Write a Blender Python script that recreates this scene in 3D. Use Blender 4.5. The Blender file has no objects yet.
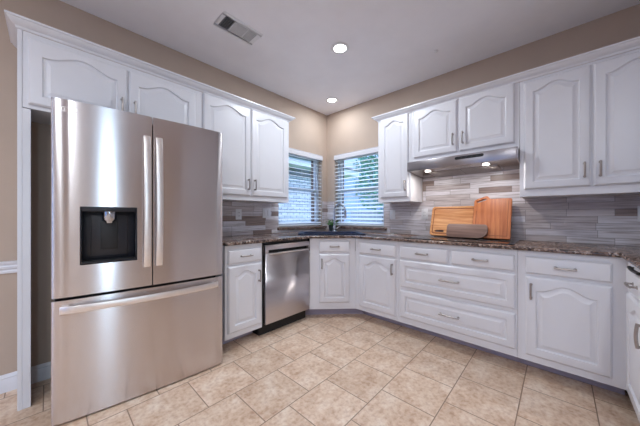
import bpy, bmesh, math, random
from mathutils import Vector, Matrix
random.seed(7)
sc = bpy.context.scene
COL = sc.collection
PI = math.pi

# ------------------------------------------------------------------ camera, world, lights, exposure
cam_d = bpy.data.cameras.new('camera'); cam = bpy.data.objects.new('camera', cam_d); COL.objects.link(cam)
cam.location = (2.6077, -2.9407, 1.136)
cam.rotation_euler = (PI/2, 0.0, 0.7522)
cam_d.sensor_width = 36.0
cam_d.lens = 255.04/640*36.0
cam_d.shift_y = 2.6/640
cam_d.clip_start = 0.02
sc.camera = cam
sc.view_settings.view_transform = 'Standard'
sc.view_settings.look = 'None'
sc.view_settings.gamma = 1.0
sc.view_settings.use_curve_mapping = False
sc.view_settings.exposure = 0.95

SKY_STRENGTH = 1.65
CAN_POWER = 8.5            # recessed cans
CAN_COLOR = (0.87, 0.96, 1.05)
FILL_DAY_COLOR = (0.61, 0.85, 1.06)

world = bpy.data.worlds.new('sky'); sc.world = world; world.use_nodes = True
wn = world.node_tree; bgn = wn.nodes['Background']
tc = wn.nodes.new('ShaderNodeTexCoord'); sep = wn.nodes.new('ShaderNodeSeparateXYZ')
rmp = wn.nodes.new('ShaderNodeValToRGB')
wn.links.new(tc.outputs['Generated'], sep.inputs[0]); wn.links.new(sep.outputs['Z'], rmp.inputs[0])
rmp.color_ramp.elements[0].color = (0.12, 0.22, 0.46, 1); rmp.color_ramp.elements[0].position = 0.15; rmp.color_ramp.elements[1].color = (1.30, 1.70, 2.65, 1); rmp.color_ramp.elements[1].position = 0.85
wn.links.new(rmp.outputs[0], bgn.inputs['Color']); bgn.inputs['Strength'].default_value = SKY_STRENGTH

def area_light(name, loc, rot, sx, sy, power, color, shape='RECTANGLE', spread=PI):
    l = bpy.data.lights.new(name, 'AREA'); l.shape = shape; l.size = sx
    if shape in ('RECTANGLE', 'ELLIPSE'): l.size_y = sy
    l.energy = power; l.color = color; l.spread = spread
    o = bpy.data.objects.new(name, l); COL.objects.link(o); o.location = loc; o.rotation_euler = rot
    return o
# added fill lights, as daylight through two invented openings beside and behind the camera
area_light('added_side_light', (5.62, -3.40, 1.42), (0, PI/2, 0), 1.95, 0.24, 20, FILL_DAY_COLOR)
area_light('added_rear_light', (2.55, -6.12, 1.25), (PI/2, 0, PI), 2.2, 2.1, 300, FILL_DAY_COLOR)

# ------------------------------------------------------------------ node helpers
def mat(name):
    m = bpy.data.materials.new(name); m.use_nodes = True
    nt = m.node_tree; b = nt.nodes['Principled BSDF']
    return m, nt, b
def nd(nt, t, **kw):
    n = nt.nodes.new(t)
    for k, v in kw.items(): setattr(n, k, v)
    return n
def objcoord(nt, scale=(1,1,1), rot=(0,0,0), loc=(0,0,0), kind='Object'):
    t = nd(nt, 'ShaderNodeTexCoord'); mp = nd(nt, 'ShaderNodeMapping')
    nt.links.new(t.outputs[kind], mp.inputs[0])
    mp.inputs['Scale'].default_value = scale; mp.inputs['Rotation'].default_value = rot; mp.inputs['Location'].default_value = loc
    return mp.outputs[0]
def ramp(nt, fac, stops, interp='LINEAR'):
    r = nd(nt, 'ShaderNodeValToRGB'); cr = r.color_ramp; cr.interpolation = interp
    while len(cr.elements) < len(stops): cr.elements.new(0.5)
    for e, (p, c) in zip(cr.elements, stops):
        e.position = p; e.color = (*c, 1) if len(c) == 3 else c
    nt.links.new(fac, r.inputs[0]); return r.outputs[0]
def noise(nt, vec, scale, detail=4, rough=0.6):
    n = nd(nt, 'ShaderNodeTexNoise'); n.inputs['Scale'].default_value = scale
    n.inputs['Detail'].default_value = detail; n.inputs['Roughness'].default_value = rough
    nt.links.new(vec, n.inputs['Vector']); return n.outputs['Fac']
def mixc(nt, fac, a, b, mode='MIX'):
    m = nd(nt, 'ShaderNodeMix', data_type='RGBA', blend_type=mode)
    if isinstance(fac, (int, float)): m.inputs[0].default_value = fac
    else: nt.links.new(fac, m.inputs[0])
    for i, v in ((6, a), (7, b)):
        if isinstance(v, tuple): m.inputs[i].default_value = (*v, 1)
        else: nt.links.new(v, m.inputs[i])
    return m.outputs[2]
def bump(nt, b, h, strength=0.3, dist=0.002):
    n = nd(nt, 'ShaderNodeBump'); n.inputs['Strength'].default_value = strength; n.inputs['Distance'].default_value = dist
    nt.links.new(h, n.inputs['Height']); nt.links.new(n.outputs[0], b.inputs['Normal'])
def srgb(r, g, b):
    f = lambda c: ((c/255+0.055)/1.055)**2.4 if c > 10 else c/255/12.92
    return (f(r), f(g), f(b))

def simple(name, col, rough=0.5, metal=0.0, nscale=8, var=0.06, bmp=0.0, coat=0.0):
    m, nt, b = mat(name)
    v = objcoord(nt); n = noise(nt, v, nscale)
    c2 = tuple(max(0, c*(1-var)) for c in col); c1 = tuple(min(1, c*(1+var)) for c in col)
    nt.links.new(ramp(nt, n, [(0.3, c2), (0.7, c1)]), b.inputs['Base Color'])
    b.inputs['Roughness'].default_value = rough; b.inputs['Metallic'].default_value = metal
    if coat: b.inputs['Coat Weight'].default_value = coat
    if bmp: bump(nt, b, noise(nt, v, nscale*12), bmp, 0.001)
    return m

M = {}
M['paint'] = simple('cabinet_paint', srgb(228, 227, 231), 0.32, nscale=3, var=0.02)
M['trim'] = simple('trim_paint', srgb(224, 223, 228), 0.35, nscale=3, var=0.02)
M['wall'] = simple('tan_wall_paint', srgb(189, 169, 153), 0.75, nscale=4, var=0.03, bmp=0.15)
M['ceil'] = simple('ceiling_paint', srgb(244, 243, 248), 0.85, nscale=5, var=0.02, bmp=0.2)
M['plastic'] = simple('white_plastic', srgb(232, 232, 235), 0.35, var=0.01)
M['slat'] = simple('blind_slat', srgb(226, 232, 238), 0.45, var=0.02)
M['nickel'] = simple('brushed_nickel', srgb(172, 164, 160), 0.34, 1.0, nscale=60, var=0.08)
M['chrome'] = simple('faucet_steel', srgb(190, 192, 198), 0.2, 1.0, nscale=30, var=0.05)
M['black'] = simple('black_plastic', (0.008, 0.008, 0.009), 0.5, nscale=20, var=0.2)
M['dark_grey'] = simple('dispenser_grey', (0.016, 0.017, 0.023), 0.3, nscale=20, var=0.1)
M['gasket'] = simple('door_gasket', (0.006, 0.006, 0.007), 0.7)
M['slot'] = simple('dark_slot', (0.01, 0.01, 0.01), 0.8)
M['sink'] = simple('sink_composite', (0.008, 0.014, 0.042), 0.6, nscale=90, var=0.3)
M['sink'].node_tree.nodes['Principled BSDF'].inputs['Specular IOR Level'].default_value = 0.2
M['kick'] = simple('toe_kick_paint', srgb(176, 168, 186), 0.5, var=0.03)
M['leaf'] = simple('leaf_green', srgb(70, 130, 50), 0.5, nscale=40, var=0.3)
M['soil'] = simple('soil', (0.03, 0.02, 0.012), 0.9, nscale=80, var=0.4)
M['pot'] = simple('pot_glaze', srgb(48, 60, 62), 0.3, var=0.1)
M['vinyl'] = simple('window_vinyl', srgb(225, 230, 238), 0.4, var=0.01)
M['lawn'] = simple('lawn', srgb(90, 120, 60), 0.9, nscale=30, var=0.4)
M['treeleaf'] = simple('tree_leaf', srgb(76, 156, 128), 0.6, nscale=6, var=0.5)
M['bark'] = simple('bark', srgb(80, 66, 58), 0.9, nscale=20, var=0.3)
M['soffit'] = simple('soffit_paint', srgb(215, 222, 230), 0.6)
M['shingle'] = simple('roof_shingle', srgb(120, 118, 122), 0.9, nscale=30, var=0.25)
M['fence'] = simple('fence_board', srgb(150, 156, 170), 0.8, nscale=10, var=0.2)
M['display'] = simple('cooktop_print', srgb(120, 120, 124), 0.3)

def emit(name, col, s):
    m, nt, b = mat(name)
    b.inputs['Base Color'].default_value = (*col, 1)
    b.inputs['Emission Color'].default_value = (*col, 1); b.inputs['Emission Strength'].default_value = s
    return m
M['lens'] = emit('lit_lens', (1.0, 0.97, 0.93), 9.0)
M['hoodlens'] = emit('lit_hood_lens', (1.0, 0.95, 0.88), 9.0)

def steel(name, col, rough, aniso, grain=(2, 2, 220), var=0.10):
    m, nt, b = mat(name)
    v = objcoord(nt, grain)
    n = noise(nt, v, 3.0, 3)
    c2 = tuple(c*(1-var) for c in col); c1 = tuple(min(1, c*(1+var)) for c in col)
    nt.links.new(ramp(nt, n, [(0.3, c2), (0.7, c1)]), b.inputs['Base Color'])
    b.inputs['Metallic'].default_value = 1.0; b.inputs['Roughness'].default_value = rough
    b.inputs['Anisotropic'].default_value = aniso
    tg = nd(nt, 'ShaderNodeTangent', direction_type='RADIAL', axis='Z')
    nt.links.new(tg.outputs[0], b.inputs['Tangent']); b.inputs['Anisotropic Rotation'].default_value = 0.25
    return m
M['steel'] = steel('stainless_door', srgb(212, 206, 206), 0.23, 0.97, var=0.04)
M['steel2'] = steel('stainless_panel', srgb(206, 200, 202), 0.30, 0.85, var=0.04)
M['hoodsteel'] = steel('hood_steel', srgb(158, 152, 154), 0.3, 0.6, var=0.05)
M['pan'] = simple('polished_pan', srgb(150, 142, 138), 0.16, 1.0, nscale=20, var=0.04)
M['handle'] = simple('satin_handle', srgb(240, 234, 230), 0.36, 1.0, nscale=40, var=0.03)
M['body'] = simple('fridge_side', srgb(120, 120, 124), 0.5, 0.4, var=0.05)

# glass pane
m, nt, b = mat('window_glass')
gl = nd(nt, 'ShaderNodeBsdfGlass'); gl.inputs['IOR'].default_value = 1.45
tr = nd(nt, 'ShaderNodeBsdfTransparent'); mx = nd(nt, 'ShaderNodeMixShader'); mx.inputs[0].default_value = 0.9
gs = nd(nt, 'ShaderNodeBsdfGlossy'); gs.inputs['Roughness'].default_value = 0.02
nt.links.new(gs.outputs[0], mx.inputs[1]); nt.links.new(tr.outputs[0], mx.inputs[2])
nt.links.new(mx.outputs[0], nt.nodes['Material Output'].inputs[0]); nt.nodes.remove(gl)
M['glass'] = m

# floor tile, 33.5 cm, running bond by half a tile
m, nt, b = mat('floor_tile')
t = nd(nt, 'ShaderNodeTexCoord'); s_ = nd(nt, 'ShaderNodeSeparateXYZ'); cb = nd(nt, 'ShaderNodeCombineXYZ')
nt.links.new(t.outputs['Object'], s_.inputs[0])
ax = nd(nt, 'ShaderNodeMath', operation='ADD'); ax.inputs[1].default_value = 1.785+0.335*20
ay = nd(nt, 'ShaderNodeMath', operation='ADD'); ay.inputs[1].default_value = -0.089+0.335*4
nt.links.new(s_.outputs['Y'], ax.inputs[0]); nt.links.new(s_.outputs['X'], ay.inputs[0])
nt.links.new(ax.outputs[0], cb.inputs['X']); nt.links.new(ay.outputs[0], cb.inputs['Y'])
br = nd(nt, 'ShaderNodeTexBrick'); br.offset = 0.5; br.offset_frequency = 2; br.squash = 1.0
for k, v in (('Scale', 1.0), ('Mortar Size', 0.0032), ('Mortar Smooth', 0.2), ('Bias', 0.0), ('Brick Width', 0.335), ('Row Height', 0.335)):
    br.inputs[k].default_value = v
br.inputs['Color1'].default_value = (0, 0, 0, 1); br.inputs['Color2'].default_value = (1, 1, 1, 1); br.inputs['Mortar'].default_value = (0.5, 0.5, 0.5, 1)
nt.links.new(cb.outputs[0], br.inputs['Vector'])
# shift the clouding per tile so that it stops at the joints
vm = nd(nt, 'ShaderNodeVectorMath', operation='MULTIPLY'); vm.inputs[1].default_value = (7.0, 5.0, 0)
nt.links.new(br.outputs['Color'], vm.inputs[0])
va = nd(nt, 'ShaderNodeVectorMath', operation='ADD'); nt.links.new(cb.outputs[0], va.inputs[0]); nt.links.new(vm.outputs[0], va.inputs[1])
n1 = noise(nt, va.outputs[0], 7.0, 6, 0.62); n2 = noise(nt, va.outputs[0], 38.0, 4, 0.6)
c1 = ramp(nt, n1, [(0.30, srgb(184, 146, 118)), (0.48, srgb(218, 188, 162)), (0.66, srgb(240, 222, 204))])
c2 = ramp(nt, n2, [(0.36, srgb(180, 140, 114)), (0.50, srgb(222, 196, 172)), (0.68, srgb(242, 228, 212))])
cc = mixc(nt, 0.42, c1, c2)
tone = ramp(nt, br.outputs['Color'], [(0.0, (0.94, 0.92, 0.90)), (1.0, (1.04, 1.03, 1.02))])
cc = mixc(nt, 1.0, cc, tone, 'MULTIPLY')
cc = mixc(nt, br.outputs['Fac'], cc, srgb(150, 122, 102))
nt.links.new(cc, b.inputs['Base Color'])
rr = ramp(nt, n2, [(0.3, (0.34,)*3), (0.7, (0.48,)*3)]); nt.links.new(rr, b.inputs['Roughness'])
inv = nd(nt, 'ShaderNodeMath', operation='SUBTRACT'); inv.inputs[0].default_value = 1.0; nt.links.new(br.outputs['Fac'], inv.inputs[1])
bump(nt, b, inv.outputs[0], 0.5, 0.002)
M['tile'] = m

# plank-like stone backsplash; along = which axis runs along the wall
def plank_tile(name, along):
    m, nt, b = mat(name)
    t = nd(nt, 'ShaderNodeTexCoord'); s_ = nd(nt, 'ShaderNodeSeparateXYZ'); cb = nd(nt, 'ShaderNodeCombineXYZ')
    nt.links.new(t.outputs['Object'], s_.inputs[0])
    nt.links.new(s_.outputs[along], cb.inputs['X']); nt.links.new(s_.outputs['Z'], cb.inputs['Y'])
    off = nd(nt, 'ShaderNodeVectorMath', operation='ADD'); off.inputs[1].default_value = (12.13, 3.012, 0)
    nt.links.new(cb.outputs[0], off.inputs[0])
    br = nd(nt, 'ShaderNodeTexBrick'); br.offset = 0.37; br.offset_frequency = 3; br.squash = 0.6; br.squash_frequency = 2
    for k, v in (('Scale', 1.0), ('Mortar Size', 0.0012), ('Mortar Smooth', 0.1), ('Bias', 0.0), ('Brick Width', 0.44), ('Row Height', 0.056)):
        br.inputs[k].default_value = v
    br.inputs['Color1'].default_value = (0, 0, 0, 1); br.inputs['Color2'].default_value = (1, 1, 1, 1); br.inputs['Mortar'].default_value = (0.5, 0.5, 0.5, 1)
    nt.links.new(off.outputs[0], br.inputs['Vector'])
    base = ramp(nt, br.outputs['Color'], [(0.0, srgb(150, 132, 124)), (0.14, srgb(192, 182, 180)), (0.30, srgb(214, 209, 212)),
        (0.44, srgb(198, 189, 187)), (0.60, srgb(222, 218, 221)), (0.78, srgb(206, 197, 197)), (0.92, srgb(230, 226, 228))], 'CONSTANT')
    sc_ = nd(nt, 'ShaderNodeVectorMath', operation='MULTIPLY'); sc_.inputs[1].default_value = (2.6, 52, 1)
    nt.links.new(cb.outputs[0], sc_.inputs[0])
    add = nd(nt, 'ShaderNodeVectorMath', operation='ADD'); nt.links.new(sc_.outputs[0], add.inputs[0]); nt.links.new(br.outputs['Color'], add.inputs[1])
    n = noise(nt, add.outputs[0], 1.6, 5, 0.6)
    g = ramp(nt, n, [(0.32, (0.50, 0.44, 0.42)), (0.47, (0.88, 0.86, 0.86)), (0.64, (1.12, 1.12, 1.15))])
    c = mixc(nt, 0.9, base, g, 'MULTIPLY')
    c = mixc(nt, br.outputs['Fac'], c, srgb(120, 112, 108))
    nt.links.new(c, b.inputs['Base Color']); b.inputs['Roughness'].default_value = 0.34
    inv = nd(nt, 'ShaderNodeMath', operation='SUBTRACT'); inv.inputs[0].default_value = 1.0; nt.links.new(br.outputs['Fac'], inv.inputs[1])
    bump(nt, b, inv.outputs[0], 0.4, 0.002)
    return m
M['plankX'] = plank_tile('plank_tile_range_wall', 'X')
M['plankY'] = plank_tile('plank_tile_fridge_wall', 'Y')

# granite
m, nt, b = mat('speckled_granite')
v = objcoord(nt)
vo = nd(nt, 'ShaderNodeTexVoronoi', feature='F1'); vo.inputs['Scale'].default_value = 80; vo.inputs['Randomness'].default_value = 1
wv = nd(nt, 'ShaderNodeVectorMath', operation='ADD')
nn = nd(nt, 'ShaderNodeTexNoise'); nn.inputs['Scale'].default_value = 30; nt.links.new(v, nn.inputs['Vector'])
wm = nd(nt, 'ShaderNodeVectorMath', operation='SCALE'); wm.inputs['Scale'].default_value = 0.03; nt.links.new(nn.outputs['Color'], wm.inputs[0])
nt.links.new(v, wv.inputs[0]); nt.links.new(wm.outputs[0], wv.inputs[1]); nt.links.new(wv.outputs[0], vo.inputs['Vector'])
sx = nd(nt, 'ShaderNodeSeparateColor'); nt.links.new(vo.outputs['Color'], sx.inputs[0])
g1 = ramp(nt, sx.outputs[0], [(0.0, srgb(30, 24, 25)), (0.25, srgb(84, 66, 60)), (0.44, srgb(138, 112, 100)), (0.66, srgb(170, 146, 134)), (0.82, srgb(38, 31, 32)), (0.91, srgb(200, 182, 172))], 'CONSTANT')
g2 = ramp(nt, noise(nt, v, 9, 3), [(0.35, srgb(60, 49, 46)), (0.65, srgb(128, 106, 96))])
nt.links.new(mixc(nt, 0.35, g1, g2), b.inputs['Base Color'])
b.inputs['Roughness'].default_value = 0.12
M['granite'] = m

def wood(name, cols, grain, rough=0.42):
    m, nt, b = mat(name)
    v = objcoord(nt, grain)
    n = noise(nt, v, 2.2, 6, 0.62)
    w = nd(nt, 'ShaderNodeTexWave', wave_type='BANDS', bands_direction='DIAGONAL'); w.inputs['Scale'].default_value = 0.7
    w.inputs['Distortion'].default_value = 7; w.inputs['Detail'].default_value = 3
    nt.links.new(v, w.inputs['Vector'])
    c = ramp(nt, n, [(0.25, cols[0]), (0.5, cols[1]), (0.75, cols[2])])
    c2 = ramp(nt, w.outputs['Fac'], [(0.0, cols[0]), (0.5, cols[1]), (1.0, cols[2])])
    nt.links.new(mixc(nt, 0.22, c, c2), b.inputs['Base Color']); b.inputs['Roughness'].default_value = rough
    return m
M['oak'] = wood('light_oak', [srgb(168, 98, 54), srgb(204, 140, 86), srgb(228, 176, 122)], (2.0, 10, 22))
M['teak'] = wood('teak', [srgb(148, 76, 40), srgb(182, 104, 58), srgb(204, 132, 80)], (24, 10, 1.6))
M['walnut'] = wood('walnut', [srgb(98, 70, 60), srgb(128, 98, 86), srgb(146, 116, 102)], (1.5, 10, 24), 0.5)
M['juice'] = simple('juice_groove', srgb(142, 78, 40), 0.5, nscale=30, var=0.1)

# black glass
m, nt, b = mat('cooktop_glass')
v = objcoord(nt); nt.links.new(ramp(nt, noise(nt, v, 4), [(0.3, (0.006, 0.006, 0.007)), (0.7, (0.010, 0.010, 0.012))]), b.inputs['Base Color'])
b.inputs['Roughness'].default_value = 0.05
M['cooktop'] = m

# painted brick of the neighbouring house, dark brick of this house
def brick(name, c1, c2, mo, along='Y'):
    m, nt, b = mat(name)
    t = nd(nt, 'ShaderNodeTexCoord'); s_ = nd(nt, 'ShaderNodeSeparateXYZ'); cb = nd(nt, 'ShaderNodeCombineXYZ')
    nt.links.new(t.outputs['Object'], s_.inputs[0])
    if along == 'XY':
        a_ = nd(nt, 'ShaderNodeMath', operation='ADD'); nt.links.new(s_.outputs['X'], a_.inputs[0]); nt.links.new(s_.outputs['Y'], a_.inputs[1]); src = a_.outputs[0]
    else: src = s_.outputs[along]
    nt.links.new(src, cb.inputs['X']); nt.links.new(s_.outputs['Z'], cb.inputs['Y'])
    br = nd(nt, 'ShaderNodeTexBrick')
    for k, v in (('Scale', 1.0), ('Mortar Size', 0.010), ('Mortar Smooth', 0.2), ('Brick Width', 0.23), ('Row Height', 0.085)): br.inputs[k].default_value = v
    br.inputs['Color1'].default_value = (*c1, 1); br.inputs['Color2'].default_value = (*c2, 1); br.inputs['Mortar'].default_value = (*mo, 1)
    nt.links.new(cb.outputs[0], br.inputs['Vector']); nt.links.new(br.outputs['Color'], b.inputs['Base Color'])
    b.inputs['Roughness'].default_value = 0.85
    inv = nd(nt, 'ShaderNodeMath', operation='SUBTRACT'); inv.inputs[0].default_value = 1.0; nt.links.new(br.outputs['Fac'], inv.inputs[1])
    bump(nt, b, inv.outputs[0], 0.8, 0.006)
    return m
M['pale_brick'] = brick('pale_brick', srgb(226, 228, 232), srgb(196, 200, 208), srgb(120, 126, 140))
M['brown_brick'] = brick('brown_brick', srgb(96, 74, 64), srgb(76, 58, 52), srgb(110, 98, 92), 'XY')

# ------------------------------------------------------------------ mesh helpers
class MB:
    def __init__(s): s.v = []; s.f = []
    def add(s, vs, fs):
        o = len(s.v); s.v += [tuple(p) for p in vs]; s.f += [tuple(i+o for i in f) for f in fs]; return s
    def box(s, x0, x1, y0, y1, z0, z1):
        x0, x1 = sorted((x0, x1)); y0, y1 = sorted((y0, y1)); z0, z1 = sorted((z0, z1))
        vs = [(x, y, z) for z in (z0, z1) for y in (y0, y1) for x in (x0, x1)]
        return s.add(vs, [(0,2,3,1), (4,5,7,6), (0,1,5,4), (2,6,7,3), (0,4,6,2), (1,3,7,5)])
    def loft(s, loops, cap0=True, cap1=True, closed=True):
        n = len(loops[0]); vs = [p for l in loops for p in l]; fs = []
        for k in range(len(loops)-1):
            for i in range(n if closed else n-1):
                j = (i+1) % n
                fs.append((k*n+i, k*n+j, (k+1)*n+j, (k+1)*n+i))
        if cap0: fs.append(tuple(range(n-1, -1, -1)))
        if cap1: fs.append(tuple(range((len(loops)-1)*n, len(loops)*n)))
        return s.add(vs, fs)
    def prism(s, poly, z0, z1):
        return s.loft([[(x, y, z0) for x, y in poly], [(x, y, z1) for x, y in poly]])
    def lathe(s, prof, c=(0,0,0), n=24, cap0=True, cap1=True):
        loops = [[(c[0]+r*math.cos(2*PI*i/n), c[1]+r*math.sin(2*PI*i/n), c[2]+z) for i in range(n)] for r, z in prof]
        return s.loft(loops, cap0, cap1)
    def tube(s, pts, rx, ry=None, n=10, up=(0,0,1)):
        ry = ry or rx; loops = []; pts = [Vector(p) for p in pts]
        for k, p in enumerate(pts):
            t = (pts[min(k+1, len(pts)-1)]-pts[max(k-1, 0)]).normalized()
            u = Vector(up)
            if abs(t.dot(u)) > 0.97: u = Vector((1, 0, 0)) if abs(t.x) < 0.9 else Vector((0, 1, 0))
            a = t.cross(u).normalized(); b_ = a.cross(t).normalized()
            loops.append([tuple(p+a*rx*math.cos(2*PI*i/n)+b_*ry*math.sin(2*PI*i/n)) for i in range(n)])
        return s.loft(loops)
    def obj(s, name, m, parent=None, bevel=0.0, smooth=True, ang=35, loc=None, segs=2):
        me = bpy.data.meshes.new(name); bm = bmesh.new()
        vs = [bm.verts.new(p) for p in s.v]
        for f in s.f:
            try: bm.faces.new([vs[i] for i in f])
            except ValueError: pass
        bmesh.ops.remove_doubles(bm, verts=bm.verts, dist=1e-6)
        bmesh.ops.recalc_face_normals(bm, faces=bm.faces)
        if bevel:
            es = [e for e in bm.edges if len(e.link_faces) == 2 and e.calc_face_angle(0) > math.radians(40)]
            bmesh.ops.bevel(bm, geom=es, offset=bevel, segments=segs, profile=0.5, affect='EDGES', clamp_overlap=True)
        bm.to_mesh(me); bm.free()
        if smooth:
            for p in me.polygons: p.use_smooth = len(p.vertices) <= 6
            me.set_sharp_from_angle(angle=math.radians(ang))
        me.materials.append(M[m] if isinstance(m, str) else m)
        o = bpy.data.objects.new(name, me); COL.objects.link(o)
        if parent: o.parent = parent
        if loc: o.location = loc
        return o
def tag(o, label, cat, group=None, kind=None):
    o['label'] = label; o['category'] = cat
    if group: o['group'] = group
    if kind: o['kind'] = kind
    return o
def root(name, label, cat, loc=(0,0,0), rz=0, group=None):
    o = bpy.data.objects.new(name, None); COL.objects.link(o); o.location = loc; o.rotation_euler = (0, 0, rz)
    o.empty_display_size = 0.1
    return tag(o, label, cat, group)
def struct(o): o['kind'] = 'structure'; return o

# ------------------------------------------------------------------ room shell
H = 2.676
struct(MB().box(-0.26, 5.8, -6.3, 0.26, -0.08, 0).obj('floor', 'tile', smooth=False))
struct(MB().box(-0.26, 5.8, -6.3, 0.26, H, H+0.1).obj('ceiling', 'ceil', smooth=False))
T = 0.13
WZ0, WZ1 = 0.985, 2.035
LY0, LY1 = -0.935, -0.105       # left window opening along y
RX0, RX1 = 0.150, 0.980         # right window opening along x
w = MB()
w.box(-T, 0, -6.2, LY0, 0, H).box(-T, 0, LY1, T, 0, H).box(-T, 0, LY0, LY1, 0, WZ0).box(-T, 0, LY0, LY1, WZ1, H)
struct(w.obj('wall_left', 'wall', smooth=False))
w = MB()
w.box(0, RX0, 0, T, 0, H).box(RX1, 3.64, 0, T, 0, H).box(RX0, RX1, 0, T, 0, WZ0).box(RX0, RX1, 0, T, WZ1, H)
struct(w.obj('wall_back', 'wall', smooth=False))
struct(MB().box(3.51, 3.64, -2.3, 0, 0, H).box(3.64, 5.5, -2.43, -2.3, 0, H).box(3.51, 3.64, -2.43, -2.3, 0, H).obj('wall_right', 'wall', smooth=False))
w = MB()   # unseen side wall with a narrow slot for the added streak light
w.box(5.5, 5.63, -6.2, -3.54, 0, H).box(5.5, 5.63, -3.26, -2.3, 0, H).box(5.5, 5.63, -3.54, -3.26, 0, 0.45).box(5.5, 5.63, -3.54, -3.26, 2.4, H)
struct(w.obj('wall_side', 'wall', smooth=False))
w = MB()   # wall behind the camera, opening added for the fill light
w.box(0, 1.4, -6.2, -6.0, 0, H).box(3.7, 5.5, -6.2, -6.0, 0, H).box(1.4, 3.7, -6.2, -6.0, 2.35, H).box(1.4, 3.7, -6.2, -6.0, 0, 0.12)
struct(w.obj('wall_rear', 'wall', smooth=False))
# brown brick skin outside the corner windows
vn = MB()
x1 = -T-0.11
vn.box(x1, -T, -6.2, LY0, -0.3, H).box(x1, -T, LY1, T+0.11, -0.3, H).box(x1, -T, LY0, LY1, -0.3, WZ0-0.02).box(x1, -T, LY0, LY1, WZ1+0.02, H)
vn.box(-T, RX0, T, T+0.11, -0.3, H).box(RX1, 3.64, T, T+0.11, -0.3, H).box(RX0, RX1, T, T+0.11, -0.3, WZ0-0.02).box(RX0, RX1, T, T+0.11, WZ1+0.02, H)
struct(vn.obj('wall_exterior', 'brown_brick', smooth=False))

def profile_run(name, p0, p1, out, prof, m='trim'):
    # prof: (offset out, z) ; swept from p0 to p1
    mb = MB(); loops = []
    for p in (p0, p1): loops.append([(p[0]+out[0]*o, p[1]+out[1]*o, z) for o, z in prof])
    mb.loft(loops); return struct(mb.obj(name, m, ang=25))
base_prof = [(0,0), (0.014,0), (0.014,0.07), (0.010,0.085), (0.012,0.092), (0.006,0.105), (0.003,0.112), (0,0.112)]
rail_prof = [(0,0.763), (0.010,0.763), (0.012,0.775), (0.008,0.785), (0.016,0.795), (0.018,0.805), (0.012,0.815), (0.022,0.828), (0.024,0.838), (0,0.841)]
profile_run('baseboard_left', (0.0005,-6.0), (0.0005,-1.96), (1,0), base_prof)
profile_run('trim_1', (0.0005,-6.0), (0.0005,-3.062), (1,0), rail_prof)
profile_run('baseboard_rear', (1.4,-5.9995), (0.02,-5.9995), (0,1), base_prof)
profile_run('baseboard_side', (5.4995,-2.45), (5.4995,-5.98), (-1,0), base_prof)

# windows: frame, sashes, panes
def window(name, loc, rz, wd, sill_m='vinyl', z0=WZ0, z1=WZ1, dep=0.075, fr=0.035):
    # local: x along the width, y outward to the outside
    r = bpy.data.objects.new(name, None); COL.objects.link(r); r.location = loc; r.rotation_euler = (0,0,rz); struct(r)
    h = z1-z0; d0, d1 = dep, dep+0.055
    f = MB().box(0.001, fr, d0, d1, 0.001, h-0.001).box(wd-fr, wd-0.001, d0, d1, 0.001, h-0.001).box(fr, wd-fr, d0, d1, 0.001, fr).box(fr, wd-fr, d0, d1, h-fr, h-0.001)
    f.obj('window_frame', 'vinyl', r, bevel=0.003)
    zm = h*0.5
    for (a, b_, y) in ((fr, zm+0.02, d0+0.004), (zm-0.02, h-fr, d0+0.026)):
        s = MB(); e = 0.028; x0, x1_ = fr+0.001, wd-fr-0.001
        s.box(x0, x0+e, y, y+0.02, a, b_).box(x1_-e, x1_, y, y+0.02, a, b_).box(x0+e, x1_-e, y, y+0.02, a, a+e).box(x0+e, x1_-e, y, y+0.02, b_-e, b_)
        so = s.obj('sash', 'vinyl', r, bevel=0.002)
        MB().box(x0+e, x1_-e, y+0.008, y+0.012, a+e, b_-e).obj('pane', 'glass', so, smooth=False)
    return r
window('window_1', (0, LY0, WZ0), PI/2, LY1-LY0)
window('window_2', (RX0, 0, WZ0), 0, RX1-RX0)
def added_window(name, loc, rz, wd, z0, z1, nx):
    r = bpy.data.objects.new(name, None); COL.objects.link(r); r.location = loc; r.rotation_euler = (0,0,rz); struct(r)
    f = MB(); h = z1-z0
    f.box(0.001, 0.06, 0.03, 0.09, 0.001, h-0.001).box(wd-0.06, wd-0.001, 0.03, 0.09, 0.001, h-0.001).box(0.06, wd-0.06, 0.03, 0.09, 0.001, 0.06).box(0.06, wd-0.06, 0.03, 0.09, h-0.06, h-0.001)
    for i in range(1, nx): f.box(wd*i/nx-0.03, wd*i/nx+0.03, 0.03, 0.09, 0.06, h-0.06)
    f.obj('window_frame', 'vinyl', r)
    MB().box(0.06, wd-0.06, 0.055, 0.06, 0.06, h-0.06).obj('pane', 'glass', r, smooth=False)
added_window('added_window_side', (5.5, -3.26, 0.45), -PI/2, 0.28, 0.45, 2.4, 1)  # unseen window added to put a bright streak on the fridge door
added_window('added_window_rear', (3.7, -6.0, 0.12), PI, 2.3, 0.12, 2.35, 2)  # unseen patio glazing, added to frame the rear fill light

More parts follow.
